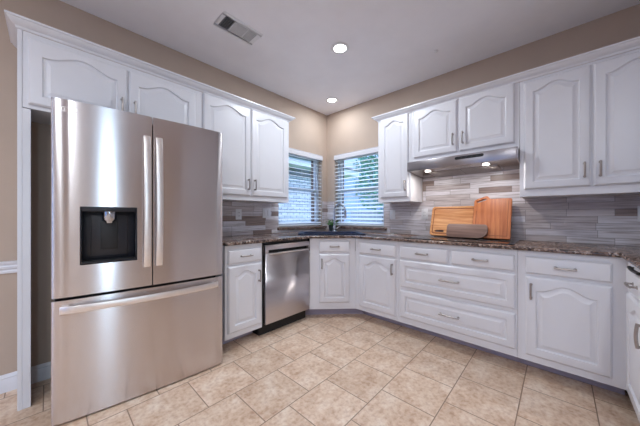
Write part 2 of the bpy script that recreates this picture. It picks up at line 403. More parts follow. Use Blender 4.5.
# blinds
def blind(label, loc, rz, wd, tilt):
    r = root('window_blind', label, 'blind', loc, rz)   # local: x along, y outward, z from window bottom
    h = WZ1-WZ0
    b = MB().loft([[(x, y, z) for y, z in [(0.0,h-0.072),(-0.012,h-0.068),(-0.014,h-0.020),(-0.006,h-0.012),(-0.012,h-0.004),(-0.012,h-0.001),(0.012,h-0.001),(0.012,h-0.072)]] for x in (0.003, wd-0.003)])
    b.obj('valance', 'trim', r)
    MB().box(0.006, wd-0.006, 0.014, 0.05, h-0.045, h-0.002).obj('head_rail', 'plastic', r, bevel=0.003)
    MB().box(0.008, wd-0.008, 0.008, 0.060, 0.010, 0.030).obj('bottom_rail', 'slat', r, bevel=0.005)
    s = MB(); n = 18; zt = h-0.085; zb = 0.052; hw = 0.0275
    for i in range(n):
        z = zb+(zt-zb)*i/(n-1); pts = []
        for k in range(5):
            u = -1+k*0.5; c = 0.0035*(1-u*u)
            pts.append((0.035+u*hw*math.cos(tilt), z+u*hw*math.sin(tilt)+c))
        top = pts; bot = [(y, z_-0.0028) for y, z_ in pts[::-1]]
        s.loft([[(x, y, z_) for y, z_ in top+bot] for x in (0.008, wd-0.008)])
    s.obj('slats', 'slat', r)
    for fx in (0.14, 0.5, 0.86):
        MB().tube([(wd*fx, 0.004, 0.03), (wd*fx, 0.004, h-0.05)], 0.0012, n=6).obj('ladder_cord', 'slat', r)
    return r
blind('white slatted blind in the window left of the corner, next to the fridge-side cabinets', (0, LY0, WZ0), PI/2, LY1-LY0, math.radians(12))
blind('white slatted blind in the window right of the corner, behind the faucet', (RX0, 0, WZ0), 0, RX1-RX0, math.radians(22))

# granite window stools
def sill(label, x0, x1, y0, y1):
    tag(MB().box(x0, x1, y0, y1, 0.950, 0.984).obj('window_sill', 'granite', bevel=0.005), label, 'window sill')
sill('dark granite ledge under the window left of the corner', -0.0, 0.045, LY0-0.02, -0.047)
sill('dark granite ledge under the window right of the corner', 0.1, RX1+0.05, -0.045, 0.0)

# ------------------------------------------------------------------ backsplash
bs = MB(); t0 = 0.0005; tt = 0.010; CZ = 0.915
bs.box(t0, tt, -1.955, LY0-0.02, CZ+.001, 1.286).box(t0, tt, LY0-0.02, LY1, CZ+.001, 0.949).box(t0, tt, LY1, -0.011, CZ+.001, 1.35)
bs.box(t0, tt, LY0-0.02, LY0, 0.985, 1.286)
tag(bs.obj('tile_backsplash', 'plankY', smooth=False), 'grey plank tile backsplash on the wall behind the fridge-side counter and dishwasher', 'backsplash')
bs = MB()
bs.box(t0, RX0, -tt, -t0, CZ+.001, 1.35).box(RX0, RX1+0.051, -tt, -t0, CZ+.001, 0.949).box(RX1+0.001, 1.03, -tt, -t0, 0.985, 1.286)
bs.box(1.03, 1.475, -tt, -t0, CZ+.001, 1.286).box(1.475, 2.372, -tt, -t0, CZ+.001, 1.57).box(2.372, 3.50, -tt, -t0, CZ+.001, 1.286)
tag(bs.obj('tile_backsplash', 'plankX', smooth=False), 'grey plank tile backsplash on the wall behind the cooktop and cutting boards', 'backsplash')

# ------------------------------------------------------------------ cabinets
def rect_loop(x0, x1, z0, z1, y, M_):
    pts = [(x0, y, z0), (x1, y, z0)]
    for i in range(M_): u = 1-i/(M_-1); pts.append((x0+(x1-x0)*u, y, z1))
    return pts
def arch_loop(x0, x1, z0, z1, y, M_, Ha):
    pts = [(x0, y, z0), (x1, y, z0)]
    for i in range(M_):
        u = 1-i/(M_-1); s = abs(2*u-1)
        e = 0.0 if s > 0.88 else (0.5+0.5*math.cos(PI*s/0.88))**0.9
        pts.append((x0+(x1-x0)*u, y, z1+Ha*e))
    return pts
def panel_front(x0, x1, z0, z1, yb, t=0.020, fr=0.060, Ha=0.0, slab=False, top=None):
    """a door or drawer front: outer edge profile, groove and raised field; front faces -y"""
    mb = MB(); n = 41 if Ha else 5; yf = yb-t
    L = [rect_loop(x0, x1, z0, z1, yb, n), rect_loop(x0, x1, z0, z1, yf+0.010, n), rect_loop(x0+0.004, x1-0.004, z0+0.004, z1-0.004, yf+0.006, n),
         rect_loop(x0+0.010, x1-0.010, z0+0.010, z1-0.010, yf+0.001, n), rect_loop(x0+0.014, x1-0.014, z0+0.014, z1-0.014, yf, n)]
    if not slab:
        tp = z1-(top if top is not None else fr)-Ha
        a = lambda d, y: arch_loop(x0+fr+d, x1-fr-d, z0+fr+d, tp-d, y, n, Ha)
        L += [a(0, yf), a(0.003, yf+0.010), a(0.008, yf+0.012), a(0.012, yf+0.011), a(0.034, yf+0.0025), a(0.037, yf+0.001)]
    mb.loft(L); return mb
def pull(name_parent, cx, cz, y, vertical, ln=0.108):
    mb = MB(); hl = ln/2
    P = (lambda s, d: (cx, y-d, cz+s)) if vertical else (lambda s, d: (cx+s, y-d, cz))
    for s in (-hl*0.86, hl*0.86):
        mb.tube([P(s, -0.0005), P(s, 0.004), P(s, 0.024)], 0.005, n=10)
        mb.tube([P(s, -0.0005), P(s, 0.003)], 0.009, n=12)
    pts = [P(-hl+ln*k/8, 0.024+0.005*(1-((k-4)/4)**2)) for k in range(9)]
    mb.tube(pts, 0.0062, n=10)
    return mb.obj('handle', 'nickel', name_parent)
def door(parent, x0, x1, z0, z1, d, hs, hz, Ha=0.055, fr=0.058, hx=None):
    Ha = min(0.052, 0.12*(x1-x0))
    o = panel_front(x0, x1, z0, z1, -d-0.0005, Ha=Ha, fr=fr, top=0.045).obj('door', 'paint', parent, ang=22)
    if hx is None: hx = x1-0.032 if hs == 'r' else x0+0.032
    pull(o, hx, hz, -d-0.0205, True)
    return o
def drawer(parent, x0, x1, z0, z1, d, raised=False):
    ln = 0.16 if raised else 0.108
    o = panel_front(x0, x1, z0, z1, -d-0.0005, fr=0.052, slab=not raised).obj('drawer', 'paint', parent, ang=22)
    pull(o, (x0+x1)/2, (z0+z1)/2, -d-0.0205, False, ln)
    return o

UD, BD = 0.318, 0.605
UZ0, UZ1 = 1.2875, 2.221
def frame_body(parent, w_, d, z0, z1, y_back=-0.0115, extra=None):
    mb = MB().box(0.0005, w_-0.0005, -d, y_back, z0, z1)
    if extra: mb.box(*extra)
    return mb.obj('body', 'paint', parent, bevel=0.0015, segs=1)

def upper(name, label, loc, rz, w_, zb, doors, hz0, ha=0.055, dz0=None, dz1=2.212, yb=-0.0005):
    """doors: list of (x0, x1, handle side)"""
    r = root(name, label, 'cabinet', (loc[0], loc[1], zb), rz)
    frame_body(r, w_, UD, 0, UZ1-zb, yb)
    for x0, x1, hs in doors:
        door(r, x0, x1, dz0-zb, dz1-zb, UD, hs, hz0-zb, ha, fr=min(0.056, 0.16*(x1-x0)))
    return r
# fridge-side wall: local x runs towards the corner (+Y): local x = Y - y_start
def Lw(y): return y
ys = -3.041
upper('wall_cabinet', 'short white two-door cabinet above the refrigerator', (0, ys, 0), PI/2, 1.032, 1.772,
      [(0.022, 0.494, 'r'), (0.506, 0.970, 'l')], 1.915, 0.07, 1.795, 2.188)
ys = -2.008
upper('wall_cabinet', 'tall white two-door wall cabinet between the refrigerator and the left window', (0, ys, 0), PI/2, 0.984, UZ0,
      [(0.003, 0.474, 'r'), (0.484, 0.950, 'l')], 1.447, 0.055, 1.336, 2.218)
upper('wall_cabinet', 'narrow single-door white wall cabinet between the right window and the range hood', (1.078, 0, 0), 0, 0.390, UZ0,
      [(0.040, 0.366, 'r')], 1.458, 0.05, 1.336, 2.225)
upper('wall_cabinet', 'short white two-door cabinet directly above the range hood', (1.469, 0, 0), 0, 0.906, 1.682,
      [(0.034, 0.446, 'r'), (0.464, 0.876, 'l')], 1.852, 0.06, 1.734, 2.222)
upper('wall_cabinet', 'tall white two-door wall cabinet right of the range hood', (2.376, 0, 0), 0, 1.133, UZ0,
      [(0.028, 0.398, 'r'), (0.410, 0.800, 'l')], 1.460, 0.06, 1.345, 2.200)

upper('wall_cabinet', 'added tall white wall cabinet on the right-hand wall, out of view', (3.5095, -0.42, 0), -PI/2, 1.40, UZ0,
      [(0.02, 0.46, 'r'), (0.47, 0.92, 'r'), (0.93, 1.38, 'l')], 1.460, 0.06, 1.345, 2.200)  # unseen cabinet added as a white reflection for the right fridge door

# crown mouldings
crown = [(0.0005,2.222), (0.006,2.222), (0.010,2.228), (0.012,2.234), (0.022,2.238), (0.034,2.246), (0.044,2.256), (0.047,2.262), (0.055,2.264), (0.055,2.275), (0.0005,2.275)]
mb = MB(); cols = []
for (sx_, sy_, bx, by) in ((0,-1, 0.0, -3.0605), (1,-1, UD, -3.0605), (1,1, UD, -1.0235), (0,1, 0.0, -1.0235)):
    cols.append([(bx+sx_*o+(0.0005 if not sx_ else 0), by+sy_*o*(0.80 if by < -2 else 1.0), z) for o, z in crown])
mb.loft(cols)
tag(mb.obj('crown_molding', 'paint', ang=20), 'white crown moulding along the cabinet tops on the refrigerator wall', 'moulding')
mb = MB(); cols = []
for (sx_, sy_, bx, by) in ((-1,0, 1.0775, -0.0005), (-1,-1, 1.0775, -UD), (0,-1, 3.509, -UD)):
    cols.append([(bx+sx_*o, by+sy_*o, z) for o, z in crown])
mb.loft(cols)
tag(mb.obj('crown_molding', 'paint', ang=20), 'white crown moulding along the cabinet tops above the range hood', 'moulding')

# tall panel left of the fridge
r = root('end_panel', 'tall white end panel standing on the floor left of the refrigerator', 'panel', (0.15, -3.05, 0))
MB().box(-0.1335, 0.1675, -0.0105, 0.008, 0.0005, 2.26).obj('side_board', 'paint', r, bevel=0.001, segs=1)
MB().box(0.148, 0.1675, 0.0085, 0.042, 0.0005, 1.768).obj('front_stile', 'paint', r, bevel=0.0015, segs=1)

# base cabinets
BZ0, BZ1 = 0.104, 0.887
def base(label, loc, rz, w_, fronts, kick=True):
    r = root('base_cabinet', label, 'cabinet', loc, rz)
    frame_body(r, w_, BD, BZ0, BZ1, -0.0115)
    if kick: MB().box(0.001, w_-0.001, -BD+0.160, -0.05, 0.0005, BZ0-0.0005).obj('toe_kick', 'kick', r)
    for f in fronts:
        if f[0] == 'door': door(r, f[1], f[2], f[3], f[4], BD, f[5], f[6], f[7] if len(f) > 7 else 0.055)
        else: drawer(r, f[1], f[2], f[3], f[4], BD, f[0] == 'big')
    return r
DZ = (0.730, 0.847); OZ = (0.153, 0.708)
ys = -1.945
base('white base cabinet with one drawer between the refrigerator and the dishwasher', (0, ys, 0), PI/2, 0.360,
     [('drawer', 0.022, 0.345, *DZ), ('door', 0.022, 0.345, *OZ, 'r', 0.595)])
# right of the corner
base('white base cabinet with one drawer between the corner sink cabinet and the wide drawers', (0.960, 0, 0), 0, 0.508,
     [('drawer', 0.060, 0.486, *DZ), ('door', 0.060, 0.486, *OZ, 'r', 0.608)])
base('white four-drawer base cabinet below the cooktop', (1.4685, 0, 0), 0, 0.920,
     [('drawer', 0.020, 0.452, *DZ), ('drawer', 0.474, 0.906, *DZ), ('big', 0.022, 0.910, 0.455, 0.712), ('big', 0.022, 0.910, 0.163, 0.423)])
base('white base cabinet with one drawer and wide arched door in the right corner', (2.389, 0, 0), 0, 0.525,
     [('drawer', 0.045, 0.455, *DZ), ('door', 0.045, 0.455, *OZ, 'l', 0.608)])
# run on the right-hand wall (faces -X): local x runs towards the camera
r3 = base('white base cabinet at the right edge of the picture, with a pull-out board', (3.5095, -0.6070, 0), -PI/2, 1.38,
     [('drawer', 0.10, 0.60, *DZ), ('door', 0.10, 0.60, *OZ, 'r', 0.608), ('drawer', 0.66, 1.34, *DZ), ('door', 0.66, 0.99, *OZ, 'r', 0.608), ('door', 1.0, 1.34, *OZ, 'l', 0.608)])
bo = MB().box(0.13, 0.57, -BD-0.014, -BD-0.0005, 0.858, 0.880).obj('pull_out_board', 'paint', r3, bevel=0.003)
hb = MB().tube([(0.25+0.02*k, -BD-0.026-0.006*math.sin(PI*k/11), 0.866) for k in range(12)], 0.009, 0.007)
for s in (0.27, 0.45): hb.tube([(s, -BD-0.013, 0.866), (s, -BD-0.028, 0.866)], 0.005)
hb.obj('handle', 'black', bo)

# corner sink cabinet (diagonal front)
FA = (0.606, -0.9680); FB = (0.959, -0.606)
dv = Vector((FB[0]-FA[0], FB[1]-FA[1])); DL = dv.length; dang = math.atan2(dv.y, dv.x)
rc = root('base_cabinet', 'white diagonal corner base cabinet under the sink', 'cabinet', (FA[0], FA[1], 0), dang)
inv = Matrix.Rotation(-dang, 4, 'Z')
loc2 = lambda x, y: tuple((inv @ Vector((x-FA[0], y-FA[1], 0)))[:2])
poly = [loc2(*p) for p in ((0.0115, -0.968), FA, FB, (0.959, -0.0115), (0.0115, -0.0115))]
MB().prism(poly, BZ0, 0.69).obj('body', 'paint', rc)
MB().box(0.0, DL, 0.0, 0.02, 0.6905, BZ1).obj('face_rail', 'paint', rc)
kp = [loc2(*p) for p in ((0.03, -0.968), (0.455, -0.968), (0.510, -0.900), (0.846, -0.545), (0.959, -0.455), (0.959, -0.03), (0.03, -0.03))]
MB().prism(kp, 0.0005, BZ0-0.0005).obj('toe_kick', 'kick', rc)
o = panel_front(0.105, 0.440, 0.735, 0.855, -0.0005, slab=True).obj('drawer', 'paint', rc, ang=22); pull(o, 0.272, 0.797, -0.0205, False)
o = panel_front(0.105, 0.440, 0.178, 0.712, -0.0005, fr=0.056, Ha=0.040, top=0.045).obj('door', 'paint', rc, ang=22); pull(o, 0.133, 0.61, -0.0205, True)

# dishwasher
r = root('dishwasher', 'stainless dishwasher between the white base cabinets, left of the corner sink', 'dishwasher', (0.0, -1.583, 0), PI/2)
W_ = 0.612
MB().box(0.004, W_-0.004, -0.585, -0.03, 0.11, 0.884).obj('tub', 'black', r)
MB().box(0.004, W_-0.004, -0.545, -0.05, 0.001, 0.109).obj('kick_plate', 'black', r)
# door with a pocket handle: upper strip, recess, lower panel
d = MB(); x0, x1 = 0.026, W_-0.018; yb, yf = -0.586, -0.622
d.box(x0, x1, yb, yf, 0.118, 0.780); d.box(x0, x1, yb, yf, 0.812, 0.858); d.box(x0, x0+0.035, yb, yf, 0.780, 0.812); d.box(x1-0.012, x1, yb, yf, 0.780, 0.812)
dd = d.obj('door', 'steel2', r, bevel=0.003)
MB().box(x0+0.036, x1-0.013, yb, yb-0.008, 0.781, 0.811).obj('pocket', 'slot', dd, smooth=False)
hm = MB().box(x0+0.037, x1-0.014, -0.600, -0.627, 0.766, 0.776); hm.obj('handle_lip', 'handle', dd, bevel=0.003, segs=2)

# ------------------------------------------------------------------ countertop (L with diagonal), cooktop, sink
OV = 0.638
k = (OV-BD)
# diagonal edge offset
nx, ny = -(-dv.y)/DL*1, -dv.x/DL
nrm = Vector((dv.y, -dv.x)).normalized()
p0 = Vector(FA)+nrm*k; u = dv.normalized()
ya = p0.y+(OV-p0.x)/u.x*u.y          # where the diagonal meets x = OV
xa = p0.x+(-OV-p0.y)/u.y*u.x         # where the diagonal meets y = -OV
X3 = 3.5095-BD-0.030
poly = [(0.0005,-1.955), (OV,-1.955), (OV,ya), (xa,-OV), (X3,-OV), (X3,-2.0), (3.509,-2.0), (3.509,-0.0005), (0.0005,-0.0005)]
cmb = MB().prism(poly, 0.8875, CZ)
ctop = cmb.obj('granite_countertop', 'granite', bevel=0.009, segs=3)
tag(ctop, 'speckled brown granite countertop running around the corner over all base cabinets', 'countertop')
SC = Vector((0.545, -0.545)); sang = dang
def cut(obj, mb):
    c = mb.obj('cutter', 'granite'); 
    md = obj.modifiers.new('b', 'BOOLEAN'); md.object = c; md.operation = 'DIFFERENCE'; md.solver = 'EXACT'
    dg = bpy.context.evaluated_depsgraph_get(); me = bpy.data.meshes.new_from_object(obj.evaluated_get(dg))
    obj.modifiers.clear(); obj.data = me; bpy.data.objects.remove(c, do_unlink=True)
def sloc(x, y): 
    q = Matrix.Rotation(sang, 2) @ Vector((x, y)); return (SC.x+q.x, SC.y+q.y)
SW, SD = 0.375, 0.235
cut(ctop, MB().prism([sloc(-SW, -SD), sloc(SW, -SD), sloc(SW, SD), sloc(-SW, SD)], 0.8, 1.0))
r = root('kitchen_sink', 'dark blue-black composite sink set diagonally in the corner countertop', 'sink', (SC.x, SC.y, CZ), sang)
def rr(hx, hy, rad, z, n=6):
    pts = []
    for cx_, cy_, a0 in ((hx-rad, hy-rad, 0), (-hx+rad, hy-rad, PI/2), (-hx+rad, -hy+rad, PI), (hx-rad, -hy+rad, 1.5*PI)):
        for i in range(n+1): a = a0+PI/2*i/n; pts.append((cx_+rad*math.cos(a), cy_+rad*math.sin(a), z))
    return pts
e = 0.0
MB().loft([rr(SW-.004, SD-.004, 0.03, -0.06), rr(SW-.004, SD-.004, 0.03, 0.0006), rr(SW+0.018, SD+0.018, 0.045, 0.0008), rr(SW+0.018, SD+0.018, 0.045, 0.008), rr(SW+0.010, SD+0.010, 0.04, 0.011),
           rr(SW-0.035, SD-0.03, 0.06, 0.010), rr(SW-0.045, SD-0.04, 0.06, 0.0), rr(SW-0.06, SD-0.055, 0.05, -0.195), rr(SW-0.08, SD-0.075, 0.05, -0.2)], cap0=False).obj('basin', 'sink', r, ang=50)
MB().lathe([(0.042, -0.1995), (0.042, -0.197), (0.03, -0.196)], n=20).obj('drain', 'chrome', r)

# faucet behind the sink
fp = (0.352, -0.242)
r = root('faucet', 'tall gooseneck pull-down steel faucet behind the corner sink', 'faucet', (fp[0], fp[1], CZ))
MB().lathe([(0.028, 0.0005), (0.028, 0.008), (0.022, 0.014), (0.019, 0.06), (0.016, 0.075), (0.0135, 0.09)], n=20).obj('base', 'chrome', r)
dx = Vector((0.93, 0.10, 0)).normalized(); R_ = 0.088; zc = 0.285
pts = [(0,0,0.08), (0,0,0.18), (0,0,zc)]
for i in range(1, 15):
    a = PI*i/14*1.03; q = dx*(R_-R_*math.cos(a)); pts.append((q.x, q.y, zc+R_*math.sin(a)))
MB().tube(pts, 0.0108, n=14, up=(dx.y, -dx.x, 0)).obj('neck', 'chrome', r)
e_ = Vector(pts[-1]); dn = (Vector(pts[-1])-Vector(pts[-2])).normalized()
MB().tube([e_-dn*0.002, e_+dn*0.02, e_+dn*0.085, e_+dn*0.09], 0.0165, n=14, up=(dx.y, -dx.x, 0)).obj('spray_head', 'chrome', r)
MB().tube([(0.0, 0, 0.045), Vector((0.03,0.03,0.05)), Vector((0.075,0.06,0.085))], 0.007, n=10).obj('lever', 'chrome', r)

# potted plant in the corner
r = root('potted_plant', 'small leafy green plant in a dark pot behind the sink in the corner', 'plant', (0.235, -0.155, CZ))
MB().lathe([(0.030, 0.0005), (0.042, 0.01), (0.050, 0.075), (0.052, 0.085), (0.046, 0.085), (0.043, 0.07), (0.0, 0.068)], n=22, cap1=False).obj('pot', 'pot', r)
MB().lathe([(0.0435, 0.066), (0.042, 0.072), (0.0, 0.075)], n=18, cap1=False).obj('soil', 'soil', r)
lf = MB()
for i in range(85):
    a = random.uniform(0, 2*PI); q = random.random(); rad = 0.07*math.sqrt(random.random())
    c = Vector((rad*math.cos(a), rad*math.sin(a), 0.085+0.085*q*(1-rad*5)))
    L_ = random.uniform(0.022, 0.040); d_ = Vector((math.cos(a), math.sin(a), random.uniform(-0.5, 0.9))).normalized()
    s = d_.cross(Vector((0,0,1))).normalized()*L_*0.36; up = s.cross(d_).normalized()*0.004
    lf.add([c, c+d_*L_*0.5+s+up, c+d_*L_, c+d_*L_*0.5-s+up, c+d_*L_*0.5-up*1.0], [(0,4,1), (1,4,2), (2,4,3), (3,4,0)])
for i in range(16):
    a = i*2.4; lf.tube([(0.012*math.cos(a), 0.012*math.sin(a), 0.07), (0.035*math.cos(a), 0.035*math.sin(a), 0.14)], 0.0013, n=5)
lf.obj('foliage', 'leaf', r)

# cooktop
r = root('cooktop', 'black glass cooktop set in the granite under the range hood', 'cooktop', (1.930, -0.325, CZ))
MB().prism([(x, y) for x, y, _ in rr(0.43, 0.245, 0.015, 0)], 0.0006, 0.0066).obj('glass_top', 'cooktop', r, bevel=0.0015)
for cx_, cy_, ra in ((-0.24, 0.10, 0.075), (-0.24, -0.11, 0.10), (0.24, 0.10, 0.10), (0.24, -0.11, 0.075)):
    MB().lathe([(ra-0.0015, 0.0067), (ra, 0.0069), (ra+0.0015, 0.0067)], (cx_, cy_, 0), 36, False, False).obj('burner_ring', 'display', r)
for i in range(4):
    MB().lathe([(0.010, 0.0067), (0.010, 0.0070), (0.0, 0.0070)], (-0.09+0.06*i, -0.215, 0), 18, False, False).obj('touch_control', 'display', r)

# cutting boards
def lean(name, label, loc, rz, tilt):
    r = root(name, label, 'cutting board', loc, rz); r.rotation_euler = (tilt, 0, rz); return r
CTZ = CZ+0.0070
# wide pale board with rounded corners (grain along its length)
r = lean('cutting_board', 'wide pale wood cutting board with rounded corners, left one leaning against the tile', (1.86, -0.155, CTZ+0.0008), 0, math.radians(-19))
def board(mb, hx, z0, z1, rad, y0, y1, groove=None):
    c = (z0+z1)/2; hz = (z1-z0)/2
    q = lambda a, b_, rd, y: [(p[0], y, c+p[1]) for p in rr(a, b_, rd, 0)]
    L = [q(hx-.003, hz-.003, rad, y1), q(hx, hz, rad, y1-.003), q(hx, hz, rad, y0+.003), q(hx-.003, hz-.003, rad, y0)]
    if groove: L += [q(hx-groove, hz-groove, max(rad*0.6, .012), y0), q(hx-groove-.004, hz-groove-.004, max(rad*0.6, .012), y0+.004), q(hx-groove-.010, hz-groove-.010, max(rad*0.55, .01), y0+.004), q(hx-groove-.014, hz-groove-.014, max(rad*0.5, .01), y0)]
    return mb.loft(L)
ob = board(MB(), 0.255, 0.0, 0.320, 0.030, -0.022, 0.0, 0.018).obj('board', 'oak', r, ang=40)
bpy.context.view_layer.update()
hs = MB(); hs.loft([[(-0.160+p[0], y, 0.050+p[1]) for p in rr(0.045, 0.012, 0.0115, 0)] for y in (0.04, -0.05)])
hc = hs.obj('cutter', 'oak', r); md = ob.modifiers.new('b', 'BOOLEAN'); md.object = hc; md.solver = 'EXACT'
bpy.context.view_layer.update(); dg = bpy.context.evaluated_depsgraph_get(); me = bpy.data.meshes.new_from_object(ob.evaluated_get(dg)); ob.modifiers.clear(); ob.data = me
for p_ in me.polygons: p_.use_smooth = False
bpy.data.objects.remove(hc, do_unlink=True)
gr = MB(); hx, hz = 0.255, 0.160
o1 = [(p[0], -0.0195, 0.16+p[1]) for p in rr(hx-0.0215, hz-0.0215, 0.018, 0)]; o2 = [(p[0], -0.0195, 0.16+p[1]) for p in rr(hx-0.0285, hz-0.0285, 0.015, 0)]
gr.loft([o1, o2, [(x, y+0.001, z) for x, y, z in o2], [(x, y+0.001, z) for x, y, z in o1]], False, False); gr.obj('juice_groove', 'juice', r)
# taller teak board with a diagonal handle at its top left corner
r = lean('cutting_board', 'tall reddish teak cutting board with a cut-out handle across one corner, right one leaning', (2.155, -0.190, CTZ+0.0008), 0, math.radians(-19))
hw, hh = 0.148, 0.386
out = [(-hw, 0.0), (hw, 0.0), (hw, hh-0.008), (hw-0.008, hh), (-hw+0.130, hh), (-hw+0.108, hh+0.026), (-hw+0.094, hh+0.030), (-hw+0.006, hh-0.008), (-hw, hh-0.020)]
bm_ = MB()
bm_.loft([[(x, 0.0, z) for x, z in out], [(x, -0.024, z) for x, z in out]])
tb = bm_.obj('board', 'teak', r, bevel=0.004)
def slot_poly(cx_, cz_, a, hl, hr, y):
    return [(cx_+math.cos(a)*p[0]-math.sin(a)*p[1], y, cz_+math.sin(a)*p[0]+math.cos(a)*p[1]) for p in rr(hl, hr, hr*0.95, 0)]
hm_ = MB(); sa = math.radians(23)
hm_.loft([slot_poly(-hw+0.062, hh-0.018, sa, 0.040, 0.0105, 0.05), slot_poly(-hw+0.062, hh-0.018, sa, 0.040, 0.0105, -0.06)])
c = hm_.obj('cutter', 'teak'); md = tb.modifiers.new('b', 'BOOLEAN'); md.object = c; md.solver = 'EXACT'
c.parent = r
bpy.context.view_layer.update()
dg = bpy.context.evaluated_depsgraph_get(); me = bpy.data.meshes.new_from_object(tb.evaluated_get(dg)); tb.modifiers.clear(); tb.data = me
for p_ in me.polygons: p_.use_smooth = False
bpy.data.objects.remove(c, do_unlink=True)
gv = MB(); g_ = [(hw-0.022, 0.024), (hw-0.022, hh-0.024), (hw-0.028, hh-0.024), (hw-0.028, 0.030), (-hw+0.028, 0.030), (-hw+0.028, hh-0.12), (-hw+0.022, hh-0.12), (-hw+0.022, 0.024)]
gv.loft([[(x, -0.0245, z) for x, z in g_], [(x, -0.0235, z) for x, z in g_]]); gv.obj('juice_groove', 'juice', r)
# small dark walnut board, long and low with rounded right end
r = lean('cutting_board', 'low dark walnut serving board with rounded right end, in front of the two larger boards', (1.945, -0.232, CTZ+0.0008), 0, math.radians(-19))
out = [(-0.152, 0.030), (-0.146, 0.010), (-0.130, 0.0), (0.115, 0.0)]
for i in range(1, 12): a = -PI/2+PI/2*i/11; out.append((0.115+0.080*math.cos(a), 0.075+0.075*math.sin(a)))
for i in range(1, 6): a = PI/2*i/5; out.append((0.165+0.030*math.cos(a), 0.094+0.040*math.sin(a)))
out += [(-0.135, 0.134), (-0.148, 0.122), (-0.152, 0.105)]
bm_ = MB(); bm_.loft([[(x, 0.0, z) for x, z in out], [(x, -0.018, z) for x, z in out]]); bm_.obj('board', 'walnut', r, bevel=0.003)

# ------------------------------------------------------------------ range hood
r = root('range_hood', 'slim stainless under-cabinet range hood with two lit lamps', 'range hood', (1.923, 0, 1.570))
hwx = 0.450
mb = MB()
yf = -0.42; z1 = 0.110
zf = 0.018; zb_ = -0.014     # underside falls towards the wall
for a, b_, m_ in ((0, 1, 'x'),):
    mb.loft([[(x, y, z) for y, z in ((yf, zf), (yf, z1), (-0.011, z1), (-0.011, zb_), (-0.024, zb_), (-0.024, z1-0.008), (yf+0.010, z1-0.008), (yf+0.010, zf))] for x in (-hwx+0.008, hwx-0.008)])
    for x0_, x1_ in ((-hwx, -hwx+0.0079), (hwx-0.0079, hwx)):
        mb.loft([[(x, y, z) for y, z in ((yf, zf), (yf, z1), (-0.011, z1), (-0.011, zb_))] for x in (x0_, x1_)])
mb.obj('shell', 'hoodsteel', r, bevel=0.0015)
ul = lambda y: zf+(zb_-zf)*(y-yf)/(-0.011-yf)       # height of the underside at depth y
def under(x0_, x1_, ya_, yb_, lo, hi): return MB().loft([[(x, y, ul(y)+dz) for y, dz in ((ya_, lo), (yb_, lo), (yb_, hi), (ya_, hi))] for x in (x0_, x1_)])
under(-hwx+0.0085, hwx-0.0085, yf+0.0105, -0.0245, 0.003, 0.007).obj('underside_pan', 'pan', r)
for cx_ in (-0.15, 0.15):
    f = under(cx_-0.145, cx_+0.145, -0.265, -0.045, -0.001, 0.0028)
    o_ = f.obj('filter', 'nickel', r)
    sl = MB()
    for i in range(14):
        y_ = -0.258+0.0155*i; q = under(cx_-0.135, cx_+0.135, y_, y_+0.009, -0.0035, -0.0011); sl.add(q.v, q.f)
    sl.obj('baffle', 'nickel', o_)
MB().prism([(x, y) for x, y, _ in rr(0.112, 0.013, 0.0125, 0)], 0, 0.005).obj('control_strip', 'black', r).matrix_local = Matrix.Translation((0.110, yf+0.0012, 0.082)) @ Matrix.Rotation(PI/2, 4, 'X')
for i in range(4):
    MB().lathe([(0.006, 0), (0.006, 0.003), (0.0, 0.004)], n=14, cap1=False).obj('button', 'dark_grey', r).matrix_local = Matrix.Translation((0.045+0.042*i, yf-0.0036, 0.082)) @ Matrix.Rotation(PI/2, 4, 'X')
for cx_ in (-0.272, 0.222):
    zl = ul(-0.335)
    MB().lathe([(0.034, zl+0.004), (0.034, zl-0.002), (0.028, zl-0.003), (0.028, zl+0.001)], (cx_, -0.335, 0), 22, False, False).obj('lamp_ring', 'chrome', r)
    MB().lathe([(0.0275, zl+0.001), (0.0275, zl-0.002), (0.0, zl-0.0025)], (cx_, -0.335, 0), 22, True, False).obj('lamp_lens', 'hoodlens', r)
    l = area_light('hood_lamp_light', (cx_, -0.335, zl-0.008), (0, 0, 0), 0.05, 0.05, 0.85, (1.0, 0.96, 0.93), 'DISK'); l.parent = r

# ------------------------------------------------------------------ refrigerator
FW = 0.912
U = Vector((0.09, 0.90)).normalized(); A = Vector((0.647, -2.925))-U*0.005; N = Vector((U.y, -U.x))
cen = A+U*FW/2-N*0.30
fr = root('refrigerator', 'large stainless french-door refrigerator with water dispenser in the left door', 'refrigerator', (cen.x, cen.y, 0), math.atan2(U.y, U.x))
